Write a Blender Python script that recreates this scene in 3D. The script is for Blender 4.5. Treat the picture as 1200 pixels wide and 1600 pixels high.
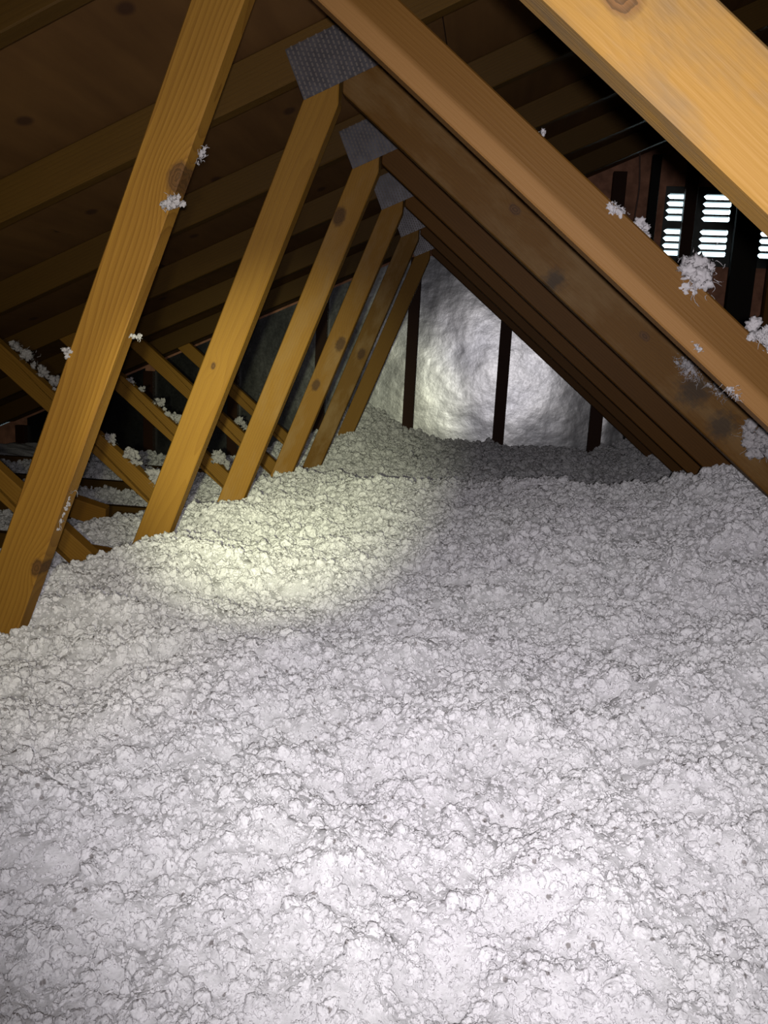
import bpy, bmesh, math, random
import numpy as np
from mathutils import Vector, Matrix, noise as mnoise

scene = bpy.context.scene
COL = scene.collection
for o in list(bpy.data.objects):
    bpy.data.objects.remove(o)

# ------------------------------------------------------------------ camera
ZC = 0.71                                    # lens height above the ceiling board
PITCH, YAW, ROLL, FPX = 0.1805, 0.1292, 0.0521, 1245.7
fw = Vector((-math.sin(YAW) * math.cos(PITCH), math.cos(YAW) * math.cos(PITCH), -math.sin(PITCH)))
r0 = Vector((math.cos(YAW), math.sin(YAW), 0))
u0 = r0.cross(fw)
rt = math.cos(ROLL) * r0 + math.sin(ROLL) * u0
up = -math.sin(ROLL) * r0 + math.cos(ROLL) * u0
cam_d = bpy.data.cameras.new('camera')
cam_d.sensor_fit = 'HORIZONTAL'
cam_d.sensor_width = 36.0
cam_d.lens = 36.0 * FPX / 1200.0
cam_d.clip_start = 0.02
cam = bpy.data.objects.new('camera', cam_d)
COL.objects.link(cam)
cam.matrix_world = Matrix(((rt.x, up.x, -fw.x, 0), (rt.y, up.y, -fw.y, 0), (rt.z, up.z, -fw.z, ZC), (0, 0, 0, 1)))
scene.camera = cam
scene.cycles.diffuse_bounces = 3

# ------------------------------------------------------------------ daylight outside the vent
world = bpy.data.worlds.new('daylight')
scene.world = world
world.use_nodes = True
wn = world.node_tree.nodes
wn['Background'].inputs[0].default_value = (0.66, 0.90, 1.0, 1)
wn['Background'].inputs[1].default_value = 4.5

# ------------------------------------------------------------------ the phone's own lamp and the hand torch
def spot(name, loc, target, power, color, angle, blend, radius):
    d = bpy.data.lights.new(name, 'SPOT')
    d.energy = power
    d.color = color
    d.spot_size = math.radians(angle)
    d.spot_blend = blend
    d.shadow_soft_size = radius
    o = bpy.data.objects.new(name, d)
    COL.objects.link(o)
    o.location = loc
    o.rotation_euler = (Vector(target) - Vector(loc)).to_track_quat('-Z', 'Y').to_euler()
    return o

spot('phone_lamp', (0.010, -0.03, ZC + 0.004), (0.02, 1.5, ZC - 0.07), 93, (1.0, 0.965, 0.995), 110, 1.0, 0.008)
# the torch throws a hot spot and a weak wide spill from the same head
spot('hand_torch', (-0.05, -0.02, ZC - 0.02), (-0.62, 2.30, ZC - 0.24), 262, (0.95, 1.0, 0.62), 28, 1.0, 0.012)
spot('hand_torch_spill', (-0.05, -0.02, ZC - 0.02), (-1.00, 1.60, ZC - 0.12), 30, (1.0, 0.95, 0.48), 52, 1.0, 0.012)

scene.view_settings.view_transform = 'Standard'
scene.view_settings.look = 'None'
scene.view_settings.exposure = 0.0
scene.view_settings.gamma = 1.0
scene.view_settings.use_curve_mapping = False

# ------------------------------------------------------------------ material helpers
class NT:
    def __init__(self, name):
        self.m = bpy.data.materials.new(name)
        self.m.use_nodes = True
        self.t = self.m.node_tree
        self.b = self.t.nodes['Principled BSDF']
    def n(self, typ, **kw):
        nd = self.t.nodes.new(typ)
        for k, v in kw.items():
            setattr(nd, k, v)
        return nd
    def l(self, a, b):
        self.t.links.new(a, b)
    def put(self, sock, v):
        if isinstance(v, (int, float)):
            sock.default_value = v
        elif isinstance(v, (tuple, list)):
            sock.default_value = v
        else:
            self.l(v, sock)
    def math(self, op, a, b=0.0, c=0.0, clamp=False):
        nd = self.n('ShaderNodeMath', operation=op, use_clamp=clamp)
        for i, v in enumerate((a, b, c)):
            self.put(nd.inputs[i], v)
        return nd.outputs[0]
    def vmath(self, op, a, b=(0, 0, 0)):
        nd = self.n('ShaderNodeVectorMath', operation=op)
        self.put(nd.inputs[0], a)
        self.put(nd.inputs[1], b)
        return nd
    def noise(self, vec, scale, detail=3.0, rough=0.55, dims='3D', w=None):
        nd = self.n('ShaderNodeTexNoise', noise_dimensions=dims)
        if vec is not None:
            self.l(vec, nd.inputs['Vector'])
        nd.inputs['Scale'].default_value = scale
        nd.inputs['Detail'].default_value = detail
        nd.inputs['Roughness'].default_value = rough
        if w is not None:
            self.put(nd.inputs['W'], w)
        return nd.outputs[0]
    def ramp(self, fac, stops, interp='LINEAR'):
        nd = self.n('ShaderNodeValToRGB')
        nd.color_ramp.interpolation = interp
        el = nd.color_ramp.elements
        while len(el) > 1:
            el.remove(el[-1])
        el[0].position, el[0].color = stops[0][0], (*stops[0][1], 1)
        for p, c in stops[1:]:
            e = el.new(p)
            e.color = (*c, 1)
        self.put(nd.inputs[0], fac)
        return nd.outputs[0]
    def mix(self, fac, a, b, mode='MIX'):
        nd = self.n('ShaderNodeMix', data_type='RGBA', blend_type=mode)
        self.put(nd.inputs[0], fac)
        self.put(nd.inputs[6], a if not isinstance(a, tuple) else (*a, 1))
        self.put(nd.inputs[7], b if not isinstance(b, tuple) else (*b, 1))
        return nd.outputs[2]
    def bump(self, h, strength, dist):
        nd = self.n('ShaderNodeBump')
        nd.inputs['Strength'].default_value = strength
        nd.inputs['Distance'].default_value = dist
        self.l(h, nd.inputs['Height'])
        self.l(nd.outputs[0], self.b.inputs['Normal'])
    def setc(self, c, rough=0.7, spec=0.3, metal=0.0):
        self.put(self.b.inputs['Base Color'], c if not isinstance(c, tuple) else (*c, 1))
        self.b.inputs['Roughness'].default_value = rough
        self.b.inputs['Specular IOR Level'].default_value = spec
        self.b.inputs['Metallic'].default_value = metal


def wood(name, late, early, pith=(0.03, -0.09), period=0.0075, contrast=1.0, knots=(), stain=0.0,
         stain_col=(0.16, 0.12, 0.08), spots=(), pale_edge=None, warp=0.018, rough=0.62):
    """Sawn softwood, grain along local X; knots = (x, z, radius); spots = dark mould blotches."""
    t = NT(name)
    co = t.n('ShaderNodeTexCoord').outputs['Object']
    rnd = t.n('ShaderNodeObjectInfo').outputs['Random']
    off = t.n('ShaderNodeCombineXYZ')
    t.l(t.math('MULTIPLY', rnd, 7.0), off.inputs[0])
    t.l(t.math('MULTIPLY', rnd, 3.0), off.inputs[1])
    cs = t.vmath('ADD', co, off.outputs[0]).outputs[0]
    sx = t.n('ShaderNodeSeparateXYZ')
    t.l(co, sx.inputs[0])
    x, y, z = sx.outputs
    stretch = t.vmath('MULTIPLY', cs, (1.6, 6, 6)).outputs[0]
    w1 = t.math('SUBTRACT', t.noise(stretch, 1.0, 2.0), 0.5)
    r = t.math('SQRT', t.math('ADD', t.math('POWER', t.math('ABSOLUTE', t.math('SUBTRACT', y, pith[0])), 2.0),
                              t.math('POWER', t.math('ABSOLUTE', t.math('SUBTRACT', z, pith[1])), 2.0)))
    r = t.math('ADD', r, t.math('MULTIPLY', w1, warp * 2))
    kmask = kd = None
    for kx, kz, kr in knots:
        dx = t.math('MULTIPLY', t.math('SUBTRACT', x, kx), 0.62)
        dz = t.math('SUBTRACT', z, kz)
        d2 = t.math('ADD', t.math('MULTIPLY', dx, dx), t.math('MULTIPLY', dz, dz))
        g = t.math('EXPONENT', t.math('DIVIDE', d2, -(kr * 1.9) ** 2))
        r = t.math('ADD', r, t.math('MULTIPLY', g, kr * 1.3))
        d = t.math('SQRT', d2)
        d = t.math('ADD', d, t.math('MULTIPLY', t.math('SUBTRACT', t.noise(co, 90, 2), 0.5), kr * 0.5))
        k = t.math('SUBTRACT', 1.0, t.math('DIVIDE', d, kr), clamp=True)
        k = t.math('MULTIPLY', k, 2.6, clamp=True)
        kmask = k if kmask is None else t.math('MAXIMUM', kmask, k)
        kd = d if kd is None else t.math('MINIMUM', kd, d)
    s = t.math('FRACT', t.math('DIVIDE', r, period))
    ring = t.math('POWER', s, 2.2)
    fib = t.noise(t.vmath('MULTIPLY', cs, (14, 420, 420)).outputs[0], 1.0, 2.0)
    broad = t.noise(t.vmath('MULTIPLY', cs, (3, 16, 16)).outputs[0], 1.0, 3.0)
    f = t.math('MULTIPLY', ring, 0.55 * contrast)
    f = t.math('ADD', f, t.math('MULTIPLY', t.math('SUBTRACT', fib, 0.5), 0.45))
    f = t.math('ADD', f, t.math('MULTIPLY', t.math('SUBTRACT', broad, 0.5), 0.9), clamp=True)
    late = (late[0] * 0.34, late[1] * 0.30, late[2] * 0.115)
    early = (early[0] * 0.34, early[1] * 0.30, early[2] * 0.115)
    col = t.mix(f, early, late)
    tint = t.math('ADD', 0.82, t.math('MULTIPLY', rnd, 0.30))
    tv = t.n('ShaderNodeCombineColor')
    for i in range(3):
        t.l(tint, tv.inputs[i])
    col = t.mix(1.0, col, tv.outputs[0], 'MULTIPLY')
    if pale_edge is not None:
        zlo, zhi, c = pale_edge
        e = t.n('ShaderNodeMapRange', interpolation_type='SMOOTHSTEP')
        t.l(t.math('ADD', z, t.math('MULTIPLY', w1, 0.02)), e.inputs[0])
        e.inputs[1].default_value, e.inputs[2].default_value = zlo, zhi
        e.inputs[3].default_value, e.inputs[4].default_value = 0.75, 0.0
        col = t.mix(e.outputs[0], col, c)
    if stain:
        sm = t.ramp(t.noise(t.vmath('MULTIPLY', cs, (5, 14, 14)).outputs[0], 1.0, 5.0, 0.65),
                    [(0.46, (0, 0, 0)), (0.66, (stain, stain, stain))])
        col = t.mix(sm, col, stain_col)
    for px_, pz_, pr_ in spots:
        dx = t.math('SUBTRACT', x, px_)
        dz = t.math('SUBTRACT', z, pz_)
        d = t.math('SQRT', t.math('ADD', t.math('MULTIPLY', dx, dx), t.math('MULTIPLY', dz, dz)))
        d = t.math('ADD', d, t.math('MULTIPLY', t.math('SUBTRACT', t.noise(co, 70, 4, 0.7), 0.5), pr_ * 1.6))
        k = t.math('MULTIPLY', t.math('SUBTRACT', 1.0, t.math('DIVIDE', d, pr_), clamp=True), 1.6, clamp=True)
        col = t.mix(t.math('MULTIPLY', k, 0.75), col, (0.022, 0.017, 0.013))
    if kmask is not None:
        kc = t.mix(t.math('FRACT', t.math('MULTIPLY', kd, 230.0)), (0.085, 0.038, 0.013), (0.028, 0.014, 0.006))
        col = t.mix(t.math('MULTIPLY', kmask, 0.85), col, kc)
    t.setc(col, rough, 0.16)
    t.bump(t.math('ADD', t.math('MULTIPLY', ring, 0.6), fib), 0.35, 0.0012)
    return t.m


E_ = (0.60, 0.335, 0.125)
L_ = (0.40, 0.195, 0.060)
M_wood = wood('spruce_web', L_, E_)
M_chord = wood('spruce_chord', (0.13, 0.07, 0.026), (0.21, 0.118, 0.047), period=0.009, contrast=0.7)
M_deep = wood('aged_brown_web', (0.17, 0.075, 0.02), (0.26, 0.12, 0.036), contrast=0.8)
M_dark = wood('near_black_post', (0.010, 0.008, 0.007), (0.018, 0.014, 0.012), contrast=0.6)  # near-black base colour, only for the farthest truss's king post
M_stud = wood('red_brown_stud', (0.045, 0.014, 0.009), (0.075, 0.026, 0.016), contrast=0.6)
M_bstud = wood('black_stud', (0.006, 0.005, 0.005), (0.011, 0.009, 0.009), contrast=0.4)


def m_ply():
    t = NT('roof_plywood')
    co = t.n('ShaderNodeTexCoord').outputs['Object']
    rnd = t.n('ShaderNodeObjectInfo').outputs['Random']
    off = t.n('ShaderNodeCombineXYZ')
    t.l(t.math('MULTIPLY', rnd, 9.0), off.inputs[0])
    cs = t.vmath('ADD', co, off.outputs[0]).outputs[0]
    g = t.noise(t.vmath('MULTIPLY', cs, (22, 2.2, 3)).outputs[0], 1.0, 4.0)
    b = t.noise(cs, 2.5, 3.0)
    f = t.math('ADD', t.math('MULTIPLY', g, 0.6), t.math('MULTIPLY', b, 0.5), clamp=True)
    col = t.ramp(f, [(0.30, (0.075, 0.034, 0.010)), (0.75, (0.135, 0.066, 0.020))])
    v = t.n('ShaderNodeTexVoronoi', feature='F1', voronoi_dimensions='2D')
    t.l(t.vmath('MULTIPLY', cs, (3.6, 2.6, 1)).outputs[0], v.inputs['Vector'])
    v.inputs['Scale'].default_value = 1.0
    k = t.ramp(v.outputs['Distance'], [(0.040, (1, 1, 1)), (0.075, (0, 0, 0))])
    col = t.mix(t.math('MULTIPLY', k, 0.8), col, (0.035, 0.015, 0.008))
    t.setc(col, 0.75, 0.2)
    t.bump(g, 0.3, 0.002)
    return t.m


def m_simple(name, c, rough=0.7, spec=0.3, metal=0.0, nscale=0, namp=0.0, bump=0.0, bdist=0.002):
    t = NT(name)
    if nscale:
        co = t.n('ShaderNodeTexCoord').outputs['Object']
        nz = t.noise(co, nscale, 4.0)
        lo = tuple(v * (1 - namp) for v in c)
        hi = tuple(min(1, v * (1 + namp)) for v in c)
        t.setc(t.ramp(nz, [(0.3, lo), (0.7, hi)]), rough, spec, metal)
        if bump:
            t.bump(nz, bump, bdist)
    else:
        t.setc(c, rough, spec, metal)
    return t.m


def m_foil():
    t = NT('silver_foil')
    co = t.n('ShaderNodeTexCoord').outputs['Object']
    big = t.noise(co, 3.2, 3.0, 0.5)
    fine = t.noise(co, 62, 3.0, 0.6)
    mid = t.noise(co, 17, 2.0, 0.5)
    t.setc(t.ramp(big, [(0.3, (0.18, 0.18, 0.19)), (0.7, (0.235, 0.232, 0.23))]), 0.36, 0.5, 1.0)
    rr = t.math('ADD', 0.24, t.math('MULTIPLY', fine, 0.10))
    t.l(rr, t.b.inputs['Roughness'])
    h = t.math('ADD', t.math('MULTIPLY', fine, 0.00042), t.math('MULTIPLY', mid, 0.0007))
    h = t.math('ADD', h, t.math('MULTIPLY', big, 0.010))
    t.bump(h, 0.8, 1.0)
    return t.m


def m_fluff(name='white_fibre', k=1.0):
    t = NT(name)
    geo = t.n('ShaderNodeNewGeometry')
    pos = geo.outputs['Position']
    tint = t.noise(pos, 3.0, 3.0)
    fine = t.noise(pos, 260, 3.0, 0.65)
    med = t.noise(pos, 55, 2.0)
    col = t.ramp(tint, [(0.3, (0.90, 0.88, 0.905)), (0.7, (0.93, 0.92, 0.925))])
    sh = t.ramp(t.math('ADD', t.math('MULTIPLY', fine, 0.5), t.math('MULTIPLY', med, 0.5)),
                [(0.32, (0.78, 0.78, 0.78)), (0.6, (1, 1, 1))])
    col = t.mix(1.0, col, sh, 'MULTIPLY')
    if k != 1.0:
        col = t.mix(1.0, col, (k, k * 0.965, k * 0.97), 'MULTIPLY')
    v = t.n('ShaderNodeTexVoronoi', feature='F1')
    t.l(pos, v.inputs['Vector'])
    v.inputs['Scale'].default_value = 36.0
    sp = t.ramp(t.math('ADD', v.outputs['Distance'], t.math('MULTIPLY', fine, 0.10)), [(0.13, (1, 1, 1)), (0.17, (0, 0, 0))])
    col = t.mix(t.math('MULTIPLY', sp, 0.7), col, (0.16, 0.13, 0.12))
    t.setc(col, 0.95, 0.0)
    t.bump(fine, 0.5, 0.003)
    tr = t.n('ShaderNodeBsdfTranslucent')
    t.put(tr.inputs[0], col)
    mx = t.n('ShaderNodeMixShader')
    mx.inputs[0].default_value = 0.40
    t.l(t.b.outputs[0], mx.inputs[1]); t.l(tr.outputs[0], mx.inputs[2])
    t.l(mx.outputs[0], t.t.nodes['Material Output'].inputs[0])
    return t.m


M_ply = m_ply()
M_foil = m_foil()
M_fluff = m_fluff()
M_tuft = m_fluff('dimmed_white_fibre', 0.55)  # insulation fibre with the tufts' weaker light painted in as a darker, greyer tone
M_plate = m_simple('galvanised_steel', (0.15, 0.14, 0.15), 0.40, 0.5, 0.85, 30, 0.25)
M_tooth = m_simple('plate_slots', (0.08, 0.065, 0.055), 0.6, 0.3, 0.3)
M_felt = m_simple('roof_felt', (0.02, 0.018, 0.017), 0.9, 0.1)
M_sheath = m_simple('brown_wall_board', (0.30, 0.14, 0.085), 0.8, 0.2, 0.0, 14, 0.35, 0.3)
M_gyp = m_simple('ceiling_board', (0.55, 0.53, 0.50), 0.9, 0.1, 0.0, 8, 0.1)
M_vent = m_simple('dark_vent_metal', (0.055, 0.06, 0.055), 0.5, 0.4, 0.4, 20, 0.2)
M_wire = m_simple('brown_wire', (0.10, 0.055, 0.04), 0.5, 0.4)
M_off = wood('offcut_pine', L_, (0.55, 0.29, 0.10))

# ------------------------------------------------------------------ object helpers
def link(o, parent=None, loc=None):
    COL.objects.link(o)
    if parent is not None:
        o.parent = parent
    if loc is not None:
        o.location = loc
    return o

def tag(o, label=None, cat=None, group=None, kind=None):
    if label: o['label'] = label
    if cat: o['category'] = cat
    if group: o['group'] = group
    if kind: o['kind'] = kind
    return o

def empty(name, loc):
    o = bpy.data.objects.new(name, None)
    o.empty_display_size = 0.05
    return link(o, None, loc)

def mesh_obj(name, me, mat, parent=None, loc=(0, 0, 0), rot=None):
    o = bpy.data.objects.new(name, me)
    if not me.materials:
        me.materials.append(mat)
    link(o, parent, loc)
    if me.materials[0] is not mat:
        o.material_slots[0].link = 'OBJECT'
        o.material_slots[0].material = mat
    if rot is not None:
        o.rotation_euler = rot
    return o

def prism_mesh(name, pts, thick, bevel=0.0025, wane=None):
    """Polygon in local XZ extruded along +Y. wane = (indices of two points, drop) chamfers that long edge."""
    bm = bmesh.new()
    fr = [bm.verts.new((x, 0, z)) for x, z in pts]
    bk = [bm.verts.new((x, thick, z)) for x, z in pts]
    n = len(pts)
    bm.faces.new(fr)
    bm.faces.new(list(reversed(bk)))
    for i in range(n):
        j = (i + 1) % n
        bm.faces.new((fr[j], fr[i], bk[i], bk[j]))
    bm.normal_update()
    bmesh.ops.recalc_face_normals(bm, faces=bm.faces[:])
    if bevel:
        bmesh.ops.bevel(bm, geom=bm.edges[:], offset=bevel, segments=1, affect='EDGES', clamp_overlap=True)
    me = bpy.data.meshes.new(name)
    bm.to_mesh(me)
    bm.free()
    return me

_mcache = {}
def member(name, pts, d, y, parent, mat, thick=0.038, bevel=0.0025):
    """pts: world XZ polygon; d: long direction. Local X runs along the grain, origin at the polygon centre."""
    d = Vector(d).normalized()
    p = Vector((-d.y, d.x))
    c = sum((Vector(q) for q in pts), Vector((0, 0))) / len(pts)
    loc = [((Vector(q) - c).dot(d), (Vector(q) - c).dot(p)) for q in pts]
    key = (tuple((round(a, 4), round(b, 4)) for a, b in loc), thick)
    if key not in _mcache:
        _mcache[key] = prism_mesh(name, loc, thick, bevel)
    o = mesh_obj(name, _mcache[key], mat, parent,
                 Vector((c.x, y, c.y)) - parent.location, (0, -math.atan2(d.y, d.x), 0))
    return o

# ------------------------------------------------------------------ measured truss geometry (x, height above lens)
S = 0.61
Y1 = 1.2352
RX = 1.165                                   # ridge line
WX, WS, WW = -0.6884, 0.3889, 0.0825         # steep web: left edge x = WX + WS z
DX, DS, DH = -0.2779, -0.8252, 0.098         # long web: lower edge z = .5 + DS (x - DX), height DH
RZ, RS, RH = 0.8257, 0.4482, 0.0975          # top chord: lower edge z = RZ + RS x
XX, XS, XH = -1.7014, -0.8077, 0.085         # short web: lower edge z = XS (x - XX)
ZB = -0.625                                  # top of bottom chord
EAVE = -3.15
def zr(x): return RZ + RS * x
def zd(x): return 0.5 + DS * (x - DX)
def zx(x): return XS * (x - XX)
def wz(pts): return [(x, z + ZC) for x, z in pts]
def mir(pts): return [(2 * RX - x, z) for x, z in reversed(pts)]

w_l = (WX + WS * ZB, ZB)
w_r = (WX + WW + WS * ZB, ZB)
xt = (WX + WS * RZ) / (1 - WS * RS)
XC = -0.388
zc = (XC - WX - WW) / WS
W_poly = wz([w_l, w_r, (XC, zc), (XC, zr(XC)), (xt, zr(xt))])
XD = -0.380
def d_poly(dh):
    x1 = DX + (ZB - 0.5) / DS      # lower edge meets the bottom chord
    x2 = min(DX + (ZB - 0.5 - dh) / DS, RX - 0.062)
    xt_ = (0.5 - DS * DX + dh - RZ) / (RS - DS)                                  # upper edge meets the top chord
    return wz([(XD, zd(XD)), (x1, ZB), (x2, ZB), (x2, zd(x2) + dh), (xt_, zr(xt_)), (XD, zr(XD))])
D_poly = d_poly(DH)
D2_poly = d_poly(0.160)                      # the second truss has a deeper plank here
xb1 = XX + ZB / XS
xb2 = XX + (ZB - XH) / XS
xt1 = (-XS * XX - RZ) / (RS - XS)
xt2 = (-XS * XX + XH - RZ) / (RS - XS)
X_poly = wz([(xt1, zr(xt1)), (xb1, ZB), (w_l[0] - 0.004, ZB), (w_l[0] - 0.004, zx(w_l[0]) + XH), (xt2, zr(xt2))])
R_poly = wz([(EAVE, zr(EAVE)), (RX - 0.002, zr(RX)), (RX - 0.002, zr(RX) + RH), (EAVE, zr(EAVE) + RH)])
B_poly = wz([(EAVE, ZB - 0.085), (2 * RX - EAVE, ZB - 0.085), (2 * RX - EAVE, ZB), (EAVE, ZB)])
K_poly = wz([(RX - 0.06, ZB), (RX + 0.06, ZB), (RX + 0.06, zr(RX) - RS * 0.06), (RX, zr(RX)), (RX - 0.06, zr(RX) - RS * 0.06)])
rd = (1, RS); wd = (WS, 1); dd = (1, DS); xdv = (1, XS)

# hero timbers: knots in local coordinates measured from each timber's centre
def local_of(pts, d, x, z):
    d = Vector(d).normalized(); p = Vector((-d.y, d.x))
    c = sum((Vector(q) for q in pts), Vector((0, 0))) / len(pts)
    v = Vector((x, z + ZC)) - c
    return v.dot(d), v.dot(p)
def kn(poly, d, x, z, r):
    a, b = local_of(poly, d, x, z)
    return (a, b, r)

MW = {1: wood('spruce_web_bold_grain', (0.36, 0.175, 0.055), (0.58, 0.32, 0.115), pith=(0.03, 0.048), period=0.0072, contrast=1.3, warp=0.022,
              knots=[kn(W_poly, wd, -0.506, 0.268, 0.019), kn(W_poly, wd, -0.755, -0.37, 0.012)]),
      2: wood('spruce_web_smooth', (0.42, 0.21, 0.065), (0.60, 0.335, 0.12), pith=(0.06, -0.03), contrast=0.8,
              knots=[kn(W_poly, wd, -0.665, -0.02, 0.007)]),
      3: wood('spruce_web_round_knot', L_, E_, contrast=0.8, knots=[kn(W_poly, wd, -0.500, 0.433, 0.022)], stain=0.25, stain_col=(0.26, 0.17, 0.08)),
      4: wood('spruce_web_two_knots', L_, (0.55, 0.30, 0.11), contrast=0.8,
              knots=[kn(W_poly, wd, -0.60, 0.075, 0.022), kn(W_poly, wd, -0.69, -0.085, 0.018)], stain=0.4, stain_col=(0.26, 0.17, 0.08)),
      5: wood('spruce_web_spotted', (0.30, 0.15, 0.05), (0.46, 0.25, 0.09), contrast=0.8,
              knots=[kn(W_poly, wd, -0.62, 0.05, 0.02)], stain=0.5, stain_col=(0.26, 0.17, 0.08)),
      6: M_wood}
MD = {0: wood('spruce_web_weathered', (0.42, 0.235, 0.115), (0.50, 0.30, 0.165), pith=(0.03, 0.10), period=0.006, contrast=0.35, stain=0.8,
              stain_col=(0.085, 0.058, 0.032), knots=[kn(D_poly, dd, 0.065, 0.262, 0.013)]),
      1: wood('spruce_web_pale_edge', (0.26, 0.12, 0.042), (0.34, 0.17, 0.065), pith=(0.03, 0.1), period=0.006, contrast=0.7,
              pale_edge=(-0.016, -0.004, (0.20, 0.10, 0.032))),
      2: wood('spruce_web_mouldy', (0.22, 0.10, 0.030), (0.31, 0.155, 0.05), contrast=0.7,
              knots=[kn(D2_poly, dd, 0.013, 0.350, 0.012), kn(D2_poly, dd, 0.314, 0.094, 0.010)],
              spots=[kn(D2_poly, dd, 0.110, 0.205, 0.030), kn(D2_poly, dd, 0.432, -0.017, 0.045), kn(D2_poly, dd, 0.50, -0.09, 0.04)],
              stain=0.30, stain_col=(0.18, 0.12, 0.055)),
      3: M_deep, 4: M_deep, 5: M_deep, 6: M_deep}

# connector plate: thin sheet with rows of punched slots
PL, PW = 0.190, 0.112
def plate_meshes():
    bm = bmesh.new()
    bmesh.ops.create_cube(bm, size=1.0, matrix=Matrix.Translation((0, -0.0008, 0)) @ Matrix.Diagonal((PL, 0.0016, PW, 1)))
    a = bpy.data.meshes.new('connector_plate'); bm.to_mesh(a); bm.free()
    bm = bmesh.new()
    nx, nz = 19, 10
    for i in range(nx):
        for j in range(nz):
            cx = (i + 0.5) / nx * PL - PL / 2
            cz = (j + 0.5 + (0.5 if i % 2 else 0) - 0.25) / nz * PW - PW / 2
            # a proud, tilted tongue next to a dark slot
            v = [bm.verts.new((cx + sx * 0.0019, -0.0017 - (0.0016 if sz > 0 else 0.0), cz + sz * 0.0036)) for sx in (-1, 1) for sz in (-1, 1)]
            bm.faces.new((v[0], v[2], v[3], v[1]))
            w = [bm.verts.new((cx + sx * 0.0019, -0.00165, cz + 0.0036)) for sx in (-1, 1)]
            bm.faces.new((v[1], v[3], w[1], w[0]))
    b = bpy.data.meshes.new('slot_rows'); bm.to_mesh(b); bm.free()
    return a, b
PM, TM = plate_meshes()
def plate(root, x, z, ang, y, s=1.0):
    o = mesh_obj('connector_plate', PM, M_plate, root, Vector((x, y, z + ZC)) - root.location, (0, -ang, 0))
    o['label'] = 'galvanised steel connector plate with punched slots'
    t = mesh_obj('slot_rows', TM, M_tooth, o)
    t['kind'] = 'stuff'
    o.scale = (s, 1, s)

TRUSS_LABEL = {
    0: 'roof truss nearest the camera, one pale weathered web crossing the top right corner',
    1: 'roof truss whose bold-grained steep web fills the left edge with a knot',
    2: 'second roof truss behind the bold-grained one, with mould-spotted long web and largest steel plate',
    3: 'roof truss whose steep web has one round knot below its steel plate',
    4: 'fourth slanting truss from the left, steep web with two knots and pale scuffs',
    5: 'fifth slanting truss from the left, dim spotted web just before the last one',
    6: 'farthest roof truss, standing directly in front of the silver foil wall',
}
trusses = {}
for k in range(0, 7):
    y = Y1 + (k - 1) * S
    root = empty('roof_truss', (RX, y, 0))
    tag(root, TRUSS_LABEL[k], 'roof truss', 'row of timber roof trusses')
    trusses[k] = root
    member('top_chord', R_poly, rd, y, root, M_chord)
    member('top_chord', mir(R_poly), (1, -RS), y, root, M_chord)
    member('bottom_chord', B_poly, (1, 0), y, root, M_chord)
    wm = MW.get(k, M_wood); dm = MD.get(k, M_deep)
    member('steep_web', W_poly, wd, y, root, wm)
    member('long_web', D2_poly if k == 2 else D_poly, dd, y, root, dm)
    member('short_web', X_poly, xdv, y, root, M_wood)
    member('steep_web', mir(W_poly), (-WS, 1), y, root, M_wood)
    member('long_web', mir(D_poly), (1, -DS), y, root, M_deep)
    member('short_web', mir(X_poly), (1, -XS), y, root, M_wood)
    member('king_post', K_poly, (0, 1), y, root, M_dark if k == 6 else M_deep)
    a = math.atan(RS)
    n = Vector((-math.sin(a), math.cos(a)))
    t_ = Vector((math.cos(a), math.sin(a)))
    c = Vector((-0.465, 0.567)) + t_ * PL / 2 + n * PW / 2
    plate(root, c.x, c.y, a, y)
    plate(root, 2 * RX - c.x, c.y, -a, y)
    plate(root, RX, zr(RX) + 0.01, 0.0, y, 0.95)

# ------------------------------------------------------------------ the setting: roof deck, floor board, gable wall
GY = 4.895                                   # front of the gable studs
YB = -1.6                                    # behind the camera
def struct(name, me, mat, loc=(0, 0, 0), rot=None, label=None):
    o = mesh_obj(name, me, mat, None, loc, rot)
    o['kind'] = 'structure'
    if label: o['label'] = label
    return o
def box_mesh(name, x0, x1, y0, y1, z0, z1):
    bm = bmesh.new()
    bmesh.ops.create_cube(bm, size=1.0, matrix=Matrix.Translation(((x0 + x1) / 2, (y0 + y1) / 2, (z0 + z1) / 2)) @ Matrix.Diagonal((x1 - x0, y1 - y0, z1 - z0, 1)))
    me = bpy.data.meshes.new(name); bm.to_mesh(me); bm.free()
    return me

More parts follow.
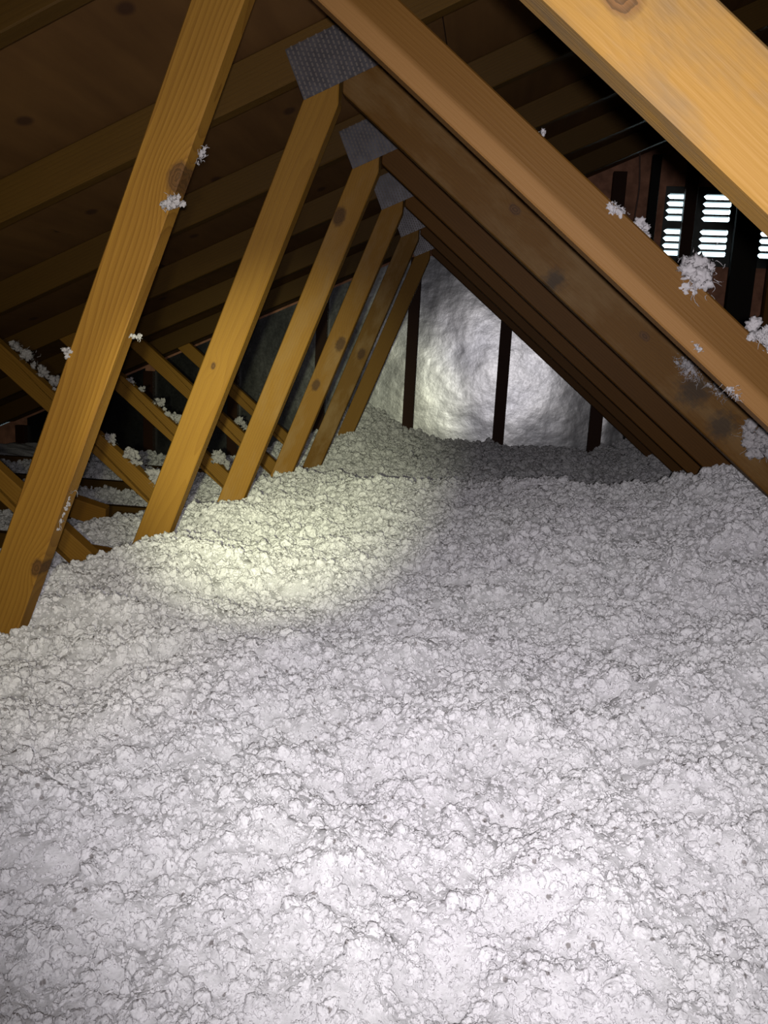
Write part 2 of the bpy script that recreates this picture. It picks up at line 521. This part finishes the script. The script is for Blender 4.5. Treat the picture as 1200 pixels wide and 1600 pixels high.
struct('floor', box_mesh('floor', EAVE - 0.25, 2 * RX - EAVE + 0.25, YB, GY + 0.05, -0.016, -0.001), M_gyp, label='ceiling board under the insulation')
slope = math.hypot(1, RS)
LEN = (RX - EAVE) * slope
for side, nm in ((1, 'ceiling_left'), (-1, 'ceiling_right')):
    # local frame: x up the slope from the eave, y along the ridge, z out of the roof
    ex = EAVE if side == 1 else 2 * RX - EAVE
    base = Vector((ex, 0, zr(EAVE) + RH + ZC + 0.0015))
    rot = (0, -math.atan(RS), 0) if side == 1 else (0, math.pi + math.atan(RS), 0)
    zs = 1 if side == 1 else -1
    felt = box_mesh('roof_felt', -0.25, LEN + 0.006, YB - 0.05, GY + 0.15, 0.0145 * zs if zs > 0 else -0.03, 0.03 if zs > 0 else -0.0145)
    f = struct(nm, felt, M_felt, base, rot, 'dark roof deck over the trusses')
    rows = [0.0, 0.80, 2.02, 3.24, 4.46, LEN]
    widths = [(a, min(b, LEN)) for a, b in zip(rows, rows[1:]) if a < LEN]
    for i, (a0, a1) in enumerate(widths):
        if a1 - a0 < 0.05: continue
        ys = YB - (0.0 if i % 2 == 0 else 1.22)
        while ys < GY + 0.1:
            y0, y1 = max(ys, YB), min(ys + 2.44, GY + 0.14)
            if y1 - y0 > 0.05:
                lx, ly = a1 - a0 - 0.003, y1 - y0 - 0.003
                me = box_mesh('plywood_sheet', -lx / 2, lx / 2, -ly / 2, ly / 2, 0, 0.0125) if zs > 0 else box_mesh('plywood_sheet', -lx / 2, lx / 2, -ly / 2, ly / 2, -0.0125, 0)
                mesh_obj('plywood_sheet', me, M_ply, f, ((a0 + a1) / 2, (y0 + y1) / 2, 0.0012 * zs))
            ys += 2.44

def fill_mesh(name, outer, holes, y0, y1):
    """Flat polygon with holes in XZ, extruded from y0 to y1."""
    bm = bmesh.new()
    loops = []
    for lp in [outer] + holes:
        vs = [bm.verts.new((x, y0, z)) for x, z in lp]
        es = [bm.edges.new((vs[i], vs[(i + 1) % len(vs)])) for i in range(len(vs))]
        loops.append((vs, es))
    bmesh.ops.triangle_fill(bm, edges=[e for _, es in loops for e in es], use_beauty=True)
    ex = bmesh.ops.extrude_face_region(bm, geom=bm.faces[:])
    for v in ex['geom']:
        if isinstance(v, bmesh.types.BMVert):
            v.co.y = y1
    bmesh.ops.recalc_face_normals(bm, faces=bm.faces[:])
    me = bpy.data.meshes.new(name); bm.to_mesh(me); bm.free()
    return me

VX0, VX1, VZ0, VZ1 = 0.872, 1.66, 0.655, 1.085
ztop = zr(RX) + RH
gable_outline = wz([(EAVE - 0.2, -0.73), (2 * RX - EAVE + 0.2, -0.73), (2 * RX - EAVE + 0.2, zr(EAVE - 0.2) + RH + 0.012), (RX, ztop + 0.012), (EAVE - 0.2, zr(EAVE - 0.2) + RH + 0.012)])
vent_hole = wz([(VX0, VZ0), (VX1, VZ0), (VX1, VZ1), (VX0, VZ1)])
gw = struct('wall_gable', fill_mesh('wall_gable', gable_outline, [vent_hole], GY + 0.046, GY + 0.058), M_sheath, label='brown boarded gable end wall with studs and silver foil')
struct('wall_back', fill_mesh('wall_back', gable_outline, [], YB - 0.03, YB), M_sheath, label='gable wall behind the camera')
for sx, nm in ((EAVE, 'wall_left'), (2 * RX - EAVE, 'wall_right')):
    struct(nm, box_mesh(nm, sx - 0.22 if sx < 0 else sx + 0.2, sx - 0.2 if sx < 0 else sx + 0.22, YB, GY + 0.1, -0.02, zr(EAVE) + RH + ZC + 0.01), M_felt, label='low eave board')

def stud(x0, x1, mat, zt=None):
    zt0 = min(zr(x0) if x0 < RX else zr(2 * RX - x0), 9) + RH - 0.03
    pts = wz([(x0, -0.70), (x1, -0.70), (x1, zt0), (x0, zt0)])
    o = mesh_obj('stud', prism_mesh('stud', [(x - (x0 + x1) / 2, z) for x, z in pts], 0.045, 0.002), mat, gw, ((x0 + x1) / 2, GY, 0))
    return o
# grain of these uprights runs along their own local z; the material is dark enough for it not to show
studs = [(-3.12, -3.055), (-2.79, -2.725), (-2.23, -2.165), (-1.67, -1.605), (-1.114, -1.046), (-0.553, -0.487), (0.003, 0.072), (0.570, 0.645), (0.776, 0.826), (0.972, 1.038), (1.64, 1.705), (2.2, 2.265), (2.76, 2.825), (3.32, 3.385)]
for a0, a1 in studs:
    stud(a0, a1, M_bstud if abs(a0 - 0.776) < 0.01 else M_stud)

def foil(x0, x1, ztop_):
    nx, nz = 14, 30
    rng = random.Random(int(x0 * 100) + 999)
    vs, fs = [], []
    for j in range(nz + 1):
        for i in range(nx + 1):
            x = x0 + (x1 - x0) * i / nx
            zt = min(ztop_, zr(x) + RH - 0.012)
            z = -0.70 + (zt + 0.70) * j / nz
            e = min(i, nx - i) / (nx / 2)
            dy = 0.010 * math.sin(e * math.pi / 2) * mnoise.noise(Vector((x * 3.1, z * 2.3, x0 * 7))) + 0.002 * mnoise.noise(Vector((x * 14, z * 11, 3)))
            vs.append((x, GY + 0.0385 + dy * 0.55, z + ZC)); vs[-1] = (vs[-1][0], min(vs[-1][1], GY + 0.0445), vs[-1][2])
    for j in range(nz):
        for i in range(nx):
            a = j * (nx + 1) + i
            fs.append((a, a + 1, a + nx + 2, a + nx + 1))
    me = bpy.data.meshes.new('foil_panel'); me.from_pydata(vs, [], fs)
    for p in me.polygons: p.use_smooth = True
    o = mesh_obj('foil_panel', me, M_foil, gw)
    o['label'] = 'crinkled silver foil facing between two studs'
for (a0, a1), (b0, b1) in zip(studs[:8], studs[1:9]):
    if a1 < 0.75:
        foil(a1 + 0.0005, b0 - 0.0005, 0.66)
foil(0.826, 0.972, 0.10)

# ------------------------------------------------------------------ louvred gable vent
vent = empty('gable_vent', ((VX0 + VX1) / 2, GY + 0.04, VZ0 + ZC))
tag(vent, 'dark louvred gable vent with bright daylight slots at the upper right', 'vent')
slot_z = [1.033 - 0.0392 * i for i in range(4)] + [0.843 - 0.0392 * i for i in range(4)]
cols_x = [(0.884, 1.034), (1.083, 1.236), (1.408, 1.56)]
holes = []
for c0, c1 in cols_x:
    for z in slot_z:
        h = 0.0148
        holes.append(wz([(c0, z), (c0 + 0.016, z - h), (c1 - 0.006, z - h), (c1, z - h * 0.5), (c1, z + h * 0.5), (c1 - 0.006, z + h), (c0 + 0.016, z + h)]))
vp = fill_mesh('vent_panel', wz([(VX0, VZ0), (VX1, VZ0), (VX1, VZ1), (VX0, VZ1)]), holes, GY + 0.050, GY + 0.0525)
mesh_obj('vent_panel', vp, M_vent, vent, -vent.location)
for c0, c1 in cols_x:
    for z in slot_z:
        bm = bmesh.new()
        w = c1 - c0
        sec = [(0, 0.0155), (0.020, 0.0125), (0.020, 0.0115), (0, 0.0140)]
        A = [bm.verts.new((c0 + 0.004, GY + 0.0527 + a, z + ZC + b)) for a, b in sec]
        B = [bm.verts.new((c1 - 0.002, GY + 0.0527 + a, z + ZC + b)) for a, b in sec]
        for i in range(4):
            bm.faces.new((A[i], A[(i + 1) % 4], B[(i + 1) % 4], B[i]))
        bm.faces.new(A[::-1]); bm.faces.new(B)
        me = bpy.data.meshes.new('louvre_blade'); bm.to_mesh(me); bm.free()
        mesh_obj('louvre_blade', me, M_vent, vent, -vent.location)

# ------------------------------------------------------------------ thin wire hanging by the gable
def tube(name, pts, r, mat, n=6):
    P = []
    for i in range(len(pts) - 1):
        p0, p1, p2, p3 = (Vector(pts[max(0, min(len(pts) - 1, i + q))]) for q in (-1, 0, 1, 2))
        for q in range(6):
            t = q / 6
            P.append(0.5 * ((2 * p1) + (p2 - p0) * t + (2 * p0 - 5 * p1 + 4 * p2 - p3) * t * t + (3 * p1 - p0 - 3 * p2 + p3) * t ** 3))
    P.append(Vector(pts[-1]))
    vs = [(p.x + r * math.cos(a * 2 * math.pi / n), p.y + r * math.sin(a * 2 * math.pi / n), p.z) for p in P for a in range(n)]
    fs = [(i * n + a, i * n + (a + 1) % n, (i + 1) * n + (a + 1) % n, (i + 1) * n + a) for i in range(len(P) - 1) for a in range(n)]
    me = bpy.data.meshes.new(name); me.from_pydata(vs, [], fs)
    return mesh_obj(name, me, mat)
wire = tube('hanging_wire', [(0.690, GY - 0.02, ZC + 1.30 + 0.03), (0.700, GY - 0.03, ZC + 1.2), (0.712, GY - 0.03, ZC + 1.05), (0.704, GY - 0.03, ZC + 0.85), (0.735, GY - 0.03, ZC + 0.70), (0.74, GY - 0.012, ZC + 0.40)], 0.0045, M_wire)
tag(wire, 'thin brown wire hanging down the gable left of the vent', 'wire')

# ------------------------------------------------------------------ blown insulation: a height field with flakes on it
def sstep(a, b, x):
    t = np.clip((x - a) / (b - a), 0, 1)
    return t * t * (3 - 2 * t)

def vnoise(x, y, seed):
    """cheap smooth value noise"""
    xi, yi = np.floor(x).astype(np.int64), np.floor(y).astype(np.int64)
    fx, fy = x - xi, y - yi
    fx = fx * fx * (3 - 2 * fx); fy = fy * fy * (3 - 2 * fy)
    def h(a, b):
        n = (a * 374761393 + b * 668265263 + seed * 982451653) & 0x7fffffff
        n = ((n ^ (n >> 13)) * 1274126177) & 0x7fffffff
        return ((n ^ (n >> 16)) & 0xffff) / 65535.0
    return (h(xi, yi) * (1 - fx) + h(xi + 1, yi) * fx) * (1 - fy) + (h(xi, yi + 1) * (1 - fx) + h(xi + 1, yi + 1) * fx) * fy

def height(x, y):
    g = lambda cx, cy, sx, sy: np.exp(-((x - cx) / sx) ** 2 - ((y - cy) / sy) ** 2)
    base = np.interp(y, [0.2, 0.7, 1.25], [-0.565, -0.535, -0.476])
    yc = 2.63 - 0.485 * np.clip(x, -1.2, 1.2)
    zcst = np.interp(x, [-1.3, -0.9, -0.6, -0.35, 0.0, 0.48, 0.65, 1.0, 1.6], [-0.53, -0.49, -0.455, -0.422, -0.378, -0.312, -0.262, -0.20, -0.20])
    front = sstep(-1.3, -0.05, y - yc)
    back = 1 - sstep(0.02, 0.55, y - yc)
    z = base + (zcst - base) * front * back
    behind = sstep(0.1, 0.6, y - yc)
    floor_b = np.interp(y, [2.6, 3.4, 4.2, 4.9], [-0.49, -0.49, -0.47, -0.45]) + 0.12 * sstep(0.55, 1.0, x)
    z = z * (1 - behind) + floor_b * behind
    z = z - 0.075 * sstep(-0.82, -1.08, x) * sstep(1.3, 1.8, y)       # lower towards the eave
    z = z - 0.11 * sstep(-1.22, -1.65, x)
    z = z + 0.045 * g(-0.70, 1.78, 0.14, 0.22) + 0.03 * g(-0.62, 2.35, 0.2, 0.25)
    z = z + 0.23 * g(-0.80, 4.85, 0.26, 0.40) + 0.05 * g(-0.75, 4.2, 0.15, 0.2)
    z = z + 0.012 * g(0.12, 0.95, 0.45, 0.28) - 0.025 * g(0.2, 1.5, 0.5, 0.16)
    z = z + 0.0 * x
    z = z + 0.05 * (vnoise(x * 2.6 + 9, y * 2.6, 1) - 0.5) + 0.034 * (vnoise(x * 6.5, y * 6.5 + 3, 2) - 0.5)
    z = z + 0.030 * (vnoise(x * 14, y * 14, 3) - 0.5) + 0.018 * (vnoise(x * 27, y * 27, 13) - 0.5)
    return z

def lumps(x, y):
    return (0.016 * (vnoise(x * 38, y * 38, 4) - 0.5) + 0.010 * (vnoise(x * 85, y * 85, 5) - 0.5)
            + 0.006 * (vnoise(x * 170, y * 170, 6) - 0.5))

def axis(pts):
    out = [pts[0][0]]
    for (a, st), (b, _) in zip(pts[:-1], pts[1:]):
        n = max(1, round((b - a) / st))
        out += [a + (b - a) * (i + 1) / n for i in range(n)]
    return np.array(out)
xs = axis([(EAVE + 0.01, 0.08), (-2.85, 0.03), (-1.7, 0.022), (-1.1, 0.012), (-0.6, 0.0075), (0.75, 0.013), (1.5, 0.08), (2 * RX - EAVE - 0.01, 0)])
ysv = axis([(YB + 0.01, 0.1), (0.2, 0.0065), (1.3, 0.009), (3.3, 0.014), (GY + 0.034, 0)])
GX, GYY = np.meshgrid(xs, ysv)
GZ = height(GX, GYY) + lumps(GX, GYY) + ZC
jit = np.random.default_rng(5)
vx = np.stack([GX, GYY, GZ], -1).reshape(-1, 3)
nxv, nyv = len(xs), len(ysv)
idx = np.arange(nxv * nyv).reshape(nyv, nxv)
quads = np.stack([idx[:-1, :-1], idx[:-1, 1:], idx[1:, 1:], idx[1:, :-1]], -1).reshape(-1, 4)
me = bpy.data.meshes.new('insulation')
me.vertices.add(len(vx)); me.vertices.foreach_set('co', vx.astype(np.float32).ravel())
me.loops.add(quads.size); me.loops.foreach_set('vertex_index', quads.astype(np.int32).ravel())
me.polygons.add(len(quads)); me.polygons.foreach_set('loop_start', np.arange(0, quads.size, 4, dtype=np.int32))
me.update(calc_edges=True)
dist = np.sqrt(vx[:, 0] ** 2 + vx[:, 1] ** 2)
size = np.interp(dist, [0.3, 0.8, 1.5, 3.0, 5.0], [0.0040, 0.0046, 0.0060, 0.0082, 0.012])
vis = ((vx[:, 0] > -2.8) & (vx[:, 0] < 1.35) & (vx[:, 1] > 0.2)).astype(float)
# only the stretch around the view is covered thickly
cone = np.clip((vx[:, 1] * 0.62 + 0.38 - np.abs(vx[:, 0] + 0.12)) / 0.15, 0.0, 1)
dens = 0.60 / (size ** 2) * vis * np.maximum(cone, 0.02)
for nm, arr in (('flake_size', size), ('flake_density', dens)):
    at = me.attributes.new(nm, 'FLOAT', 'POINT')
    at.data.foreach_set('value', arr.astype(np.float32))
ins = mesh_obj('blown_insulation', me, M_fluff)
tag(ins, 'fluffy white blown fibre insulation covering the attic floor in lumps', 'insulation', kind='stuff')

def flake_nodes():
    ng = bpy.data.node_groups.new('insulation_flakes', 'GeometryNodeTree')
    ng.interface.new_socket('Geometry', in_out='INPUT', socket_type='NodeSocketGeometry')
    ng.interface.new_socket('Geometry', in_out='OUTPUT', socket_type='NodeSocketGeometry')
    N = ng.nodes.new; Lk = ng.links.new
    gi, go = N('NodeGroupInput'), N('NodeGroupOutput')
    jn = N('GeometryNodeJoinGeometry')
    def noisy(pos, scale, detail, w, amp):
        t = N('ShaderNodeTexNoise'); t.noise_dimensions = '4D'
        t.inputs['Scale'].default_value = scale; t.inputs['Detail'].default_value = detail; t.inputs['W'].default_value = w
        Lk(pos, t.inputs['Vector'])
        sb = N('ShaderNodeVectorMath'); sb.operation = 'SUBTRACT'; sb.inputs[1].default_value = (0.5, 0.5, 0.5)
        Lk(t.outputs['Color'], sb.inputs[0])
        sc = N('ShaderNodeVectorMath'); sc.operation = 'SCALE'; sc.inputs['Scale'].default_value = amp
        Lk(sb.outputs[0], sc.inputs[0])
        return sc.outputs[0]
    def layer(seed, sub, amps, flat, kdens, smin, srange, spow):
        g2i = N('GeometryNodeGeometryToInstance')
        for s in range(6):
            ico = N('GeometryNodeMeshIcoSphere'); ico.inputs['Radius'].default_value = 1.0; ico.inputs['Subdivisions'].default_value = sub
            pos = N('GeometryNodeInputPosition').outputs[0]
            acc = None
            for q, (sc, de, am) in enumerate(amps):
                v = noisy(pos, sc, de, seed * 11.3 + 3.1 * s + 7 * q, am)
                if acc is None:
                    acc = v
                else:
                    ad = N('ShaderNodeVectorMath'); ad.operation = 'ADD'
                    Lk(acc, ad.inputs[0]); Lk(v, ad.inputs[1]); acc = ad.outputs[0]
            sp = N('GeometryNodeSetPosition')
            Lk(ico.outputs['Mesh'], sp.inputs['Geometry']); Lk(acc, sp.inputs['Offset'])
            tr = N('GeometryNodeTransform'); tr.inputs['Scale'].default_value = (1.0 + 0.12 * (s % 3), 0.9, flat)
            Lk(sp.outputs[0], tr.inputs['Geometry'])
            ss = N('GeometryNodeSetShadeSmooth'); Lk(tr.outputs[0], ss.inputs['Geometry'])
            sm = N('GeometryNodeSetMaterial'); sm.inputs['Material'].default_value = M_fluff
            Lk(ss.outputs[0], sm.inputs['Geometry']); Lk(sm.outputs[0], g2i.inputs[0])
        dp = N('GeometryNodeDistributePointsOnFaces'); dp.distribute_method = 'RANDOM'
        da = N('GeometryNodeInputNamedAttribute'); da.data_type = 'FLOAT'; da.inputs['Name'].default_value = 'flake_density'
        dm = N('ShaderNodeMath'); dm.operation = 'MULTIPLY'; Lk(da.outputs[0], dm.inputs[0]); dm.inputs[1].default_value = kdens
        Lk(gi.outputs[0], dp.inputs['Mesh']); Lk(dm.outputs[0], dp.inputs['Density'])
        dp.inputs['Seed'].default_value = seed
        sa = N('GeometryNodeInputNamedAttribute'); sa.data_type = 'FLOAT'; sa.inputs['Name'].default_value = 'flake_size'
        rs = N('FunctionNodeRandomValue'); rs.data_type = 'FLOAT'; rs.inputs['Seed'].default_value = seed + 1
        rs.inputs[2].default_value = 0.0; rs.inputs[3].default_value = 1.0
        pw = N('ShaderNodeMath'); pw.operation = 'POWER'; Lk(rs.outputs[1], pw.inputs[0]); pw.inputs[1].default_value = spow
        mr = N('ShaderNodeMath'); mr.operation = 'MULTIPLY_ADD'; Lk(pw.outputs[0], mr.inputs[0]); mr.inputs[1].default_value = srange; mr.inputs[2].default_value = smin
        ms = N('ShaderNodeMath'); ms.operation = 'MULTIPLY'; Lk(mr.outputs[0], ms.inputs[0]); Lk(sa.outputs[0], ms.inputs[1])
        rr = N('FunctionNodeRandomValue'); rr.data_type = 'FLOAT_VECTOR'
        rr.inputs[0].default_value = (0, 0, 0); rr.inputs[1].default_value = (6.283, 6.283, 6.283); rr.inputs['Seed'].default_value = seed + 2
        ri = N('FunctionNodeRandomValue'); ri.data_type = 'INT'; ri.inputs[4].default_value = 0; ri.inputs[5].default_value = 5; ri.inputs['Seed'].default_value = seed + 3
        ip = N('GeometryNodeInstanceOnPoints'); ip.inputs['Pick Instance'].default_value = True
        Lk(dp.outputs['Points'], ip.inputs['Points']); Lk(g2i.outputs[0], ip.inputs['Instance'])
        Lk(ri.outputs[2], ip.inputs['Instance Index']); Lk(rr.outputs[0], ip.inputs['Rotation']); Lk(ms.outputs[0], ip.inputs['Scale'])
        Lk(ip.outputs[0], jn.inputs[0])
    # soft nodules, then crumbs and shreds between them
    layer(4, 4, ((0.9, 1.0, 1.2), (2.4, 2.0, 0.75), (6.0, 2.0, 0.34)), 0.72, 0.24, 0.70, 1.5, 3.0)
    layer(24, 3, ((1.1, 1.0, 1.9), (3.0, 2.0, 0.9)), 0.6, 0.85, 0.22, 0.62, 1.6)
    Lk(gi.outputs[0], jn.inputs[0])
    Lk(jn.outputs[0], go.inputs[0])
    return ng
md = ins.modifiers.new('flakes', 'NODES')
md.node_group = flake_nodes()

# ------------------------------------------------------------------ tufts of fibre caught on the timbers
_ico = None
def ico_data(sub):
    bm = bmesh.new(); bmesh.ops.create_icosphere(bm, subdivisions=sub, radius=1.0)
    v = np.array([q.co[:] for q in bm.verts]); f = np.array([[w.index for w in q.verts] for q in bm.faces]); bm.free()
    return v, f
IV, IF = ico_data(3)
def tuft(label, x, y, z, ex, seed, n=14, strands=22, hang=0.0, ang=0.0, blob=None, group='insulation tufts caught on the timbers'):
    n, strands = int(n * 1.7), int(strands * 2.2)
    """ex = (half length, half depth, half height); ang tilts the length axis in XZ."""
    rng = np.random.default_rng(seed)
    V, F = [], []
    nb = 0
    br = blob or min(ex) * 0.75
    for i in range(n):
        c = rng.normal(0, 0.45, 3) * np.array(ex)
        r = br * rng.uniform(0.25, 0.9)
        ph = rng.uniform(0, 50, 3)
        d = np.array([1 + 0.75 * mnoise.noise(Vector(q * 1.7 + ph)) + 0.55 * mnoise.noise(Vector(q * 4.4 + ph)) + 0.25 * mnoise.noise(Vector(q * 11.0 + ph)) for q in IV])
        V.append(IV * d[:, None] * r * rng.uniform(0.7, 1.25, 3) + c)
        F += (IF + nb).tolist(); nb += len(IV)
    for i in range(strands):
        c = rng.normal(0, 0.5, 3) * np.array(ex)
        dv = c / (np.linalg.norm(c) + 1e-9) + rng.normal(0, 0.6, 3)
        dv[2] -= hang * rng.uniform(0, 1.5)
        dv /= np.linalg.norm(dv)
        ln = max(ex) * rng.uniform(0.3, 0.75)
        k = 6
        p = c * 0.9
        ring = []
        for s in range(k):
            rad = 0.0005 * (1.3 - s / k) + 0.0002
            for a in range(3):
                ring.append(p + rad * np.array([math.cos(a * 2.1), math.sin(a * 2.1), 0.4 * math.sin(a * 4)]))
            dv = dv + rng.normal(0, 0.45, 3); dv[2] -= hang * 0.2; dv /= np.linalg.norm(dv)
            p = p + dv * ln / k
        V.append(np.array(ring))
        for s in range(k - 1):
            for a in range(3):
                b = (a + 1) % 3
                F.append((nb + s * 3 + a, nb + s * 3 + b, nb + s * 3 + 3 + b, nb + s * 3 + 3 + a))
        nb += len(ring)
    V = np.concatenate(V)
    me = bpy.data.meshes.new('insulation_tuft'); me.from_pydata(V.tolist(), [], F)
    for p in me.polygons: p.use_smooth = True
    o = mesh_obj('insulation_tuft', me, M_tuft, None, (x, y, z + ZC), (0, -ang, 0))
    tag(o, label, 'insulation tuft', group)
    return o

yk = lambda k: Y1 + (k - 1) * S
DA, XA, WA = math.atan(DS), math.atan(XS), math.atan2(1, WS)
tuft('largest white tuft, a round ball on the right web just below the vent', 0.276, yk(1) + 0.005, 0.150, (0.026, 0.02, 0.030), 1, 26, 60, 0.5, blob=0.013)
tuft('ragged white tuft on the right web left of the vent', 0.150, yk(1) + 0.010, 0.238, (0.018, 0.012, 0.012), 2, 12, 30, 0.3, DA, blob=0.008)
tuft('white tuft peeking over the right web just below the left vent slots', 0.186, yk(1) + 0.026, 0.214, (0.020, 0.012, 0.012), 3, 12, 26, 0.3, DA, blob=0.008)
tuft('white tuft on the right web at the right edge of the picture', 0.374, yk(1) + 0.008, 0.064, (0.020, 0.014, 0.016), 4, 14, 34, 0.3, DA, blob=0.010)
tuft('tiny white speck stuck on the pale lower edge of the right web', 0.286, yk(1) - 0.002, 0.050, (0.010, 0.002, 0.003), 5, 6, 10, 0.2, DA, blob=0.0028)
tuft('tiny white speck on the upper edge of the right web high up', 0.040, yk(1) + 0.010, 0.342, (0.004, 0.004, 0.006), 6, 5, 10, 0, 0, blob=0.003)
tuft('thin shreds of fluff beside the dark mould patch on the mouldy web', 0.415, yk(2) - 0.003, 0.030, (0.040, 0.003, 0.020), 7, 16, 60, 0.3, DA, blob=0.006)
tuft('small fluff wisp above the mould patch on the mouldy web', 0.480, yk(2) - 0.003, -0.010, (0.028, 0.003, 0.014), 8, 9, 36, 0.3, DA, blob=0.005)
tuft('big hanging tuft at the bottom end of the mouldy web by the right edge', 0.585, yk(2) - 0.006, -0.118, (0.045, 0.010, 0.032), 9, 26, 70, 0.7, DA, blob=0.014)
tuft('small shreds at the lower edge of the pale-edged web above the fluff', 0.345, yk(1) + 0.002, -0.010, (0.018, 0.003, 0.006), 10, 6, 22, 0.3, DA, blob=0.0035)
tuft('white tuft stuck below the big knot on the left web', -0.514, yk(1) - 0.003, 0.231, (0.020, 0.005, 0.010), 11, 14, 14, 0.1, 0.45, blob=0.007)
tuft('thin white shred on the right edge of the left web above its knot', -0.471, yk(1) + 0.012, 0.305, (0.016, 0.004, 0.005), 12, 7, 14, 0.1, WA, blob=0.0035)
tuft('small white tuft on the right edge of the left web half way down', -0.580, yk(1) + 0.012, 0.026, (0.012, 0.006, 0.005), 13, 7, 16, 0.1, 0, blob=0.004)
tuft('small white tuft on the left edge of the left web half way down', -0.694, yk(1) + 0.004, -0.004, (0.006, 0.005, 0.009), 14, 7, 10, 0.1, 0, blob=0.005)
tuft('crumbs of fluff along the lower right edge of the left web', -0.712, yk(1) + 0.016, -0.270, (0.050, 0.006, 0.004), 15, 26, 3, 0.2, WA, blob=0.0032)
for i, (x, z, e, lb) in enumerate([
        (-1.560, 0.006, 0.022, 'topmost white tuft on the short web left of the bold-grained web'),
        (-1.520, -0.028, 0.034, 'second white tuft down the short web at the left edge'),
        (-1.465, -0.078, 0.026, 'third, round white tuft down the short web at the left edge'),
        (-1.430, -0.108, 0.022, 'lowest white tuft on the short web before the bold-grained web hides it'),
        (-1.236, -0.283, 0.024, 'white tuft at the upper end of the lit short web right of the bold-grained web'),
        (-1.155, -0.338, 0.030, 'middle white tuft on the brightest short web between the two left webs'),
        (-1.085, -0.390, 0.036, 'lowest, largest white tuft on the brightest short web')]):
    tuft(lb, x, yk(3) + 0.012, z, (e, 0.012, e * 0.6), 30 + i, 11, 16, 0.3, XA, blob=e * 0.42)
for i, (x, z, e, lb) in enumerate([
        (-1.450, -0.112, 0.018, 'uppermost tuft on the short web behind the brightest one'),
        (-1.405, -0.138, 0.014, 'small second tuft on the short web behind the brightest one'),
        (-1.332, -0.190, 0.027, 'long thin tuft along the short web behind the brightest one'),
        (-1.262, -0.250, 0.032, 'lowest tuft on the short web behind the brightest one, against the smooth web'),
        (-1.075, -0.398, 0.045, 'white tuft on the short web seen between the smooth web and the round-knot web')]):
    tuft(lb, x, yk(4) + 0.012, z, (e, 0.012, e * 0.55), 50 + i, 10, 14, 0.3, XA, blob=e * 0.42)
tuft('little far tuft on the fifth short web left of the round-knot web', -1.186, yk(5) + 0.01, -0.300, (0.030, 0.012, 0.022), 60, 9, 12, 0.3, XA, blob=0.014)

# ------------------------------------------------------------------ wood offcuts half sunk in the fluff at the left
def offcut(label, x, y, z, sx, sy, sz, rot):
    o = mesh_obj('wood_offcut', prism_mesh('wood_offcut', [(-sx, -sz), (sx, -sz), (sx * 0.8, sz), (-sx, sz)], sy, 0.002), M_off, None, (x, y, z + ZC), rot)
    tag(o, label, 'wood offcut')
offcut('short wood offcut half buried in fluff under the brightest short web', -1.30, 2.44, -0.53, 0.06, 0.04, 0.035, (0.2, 0.3, 0.2))
offcut('small wood offcut half buried beside the foot of the smooth web', -1.00, 1.93, -0.545, 0.035, 0.04, 0.03, (0.1, 0.2, 0.4))
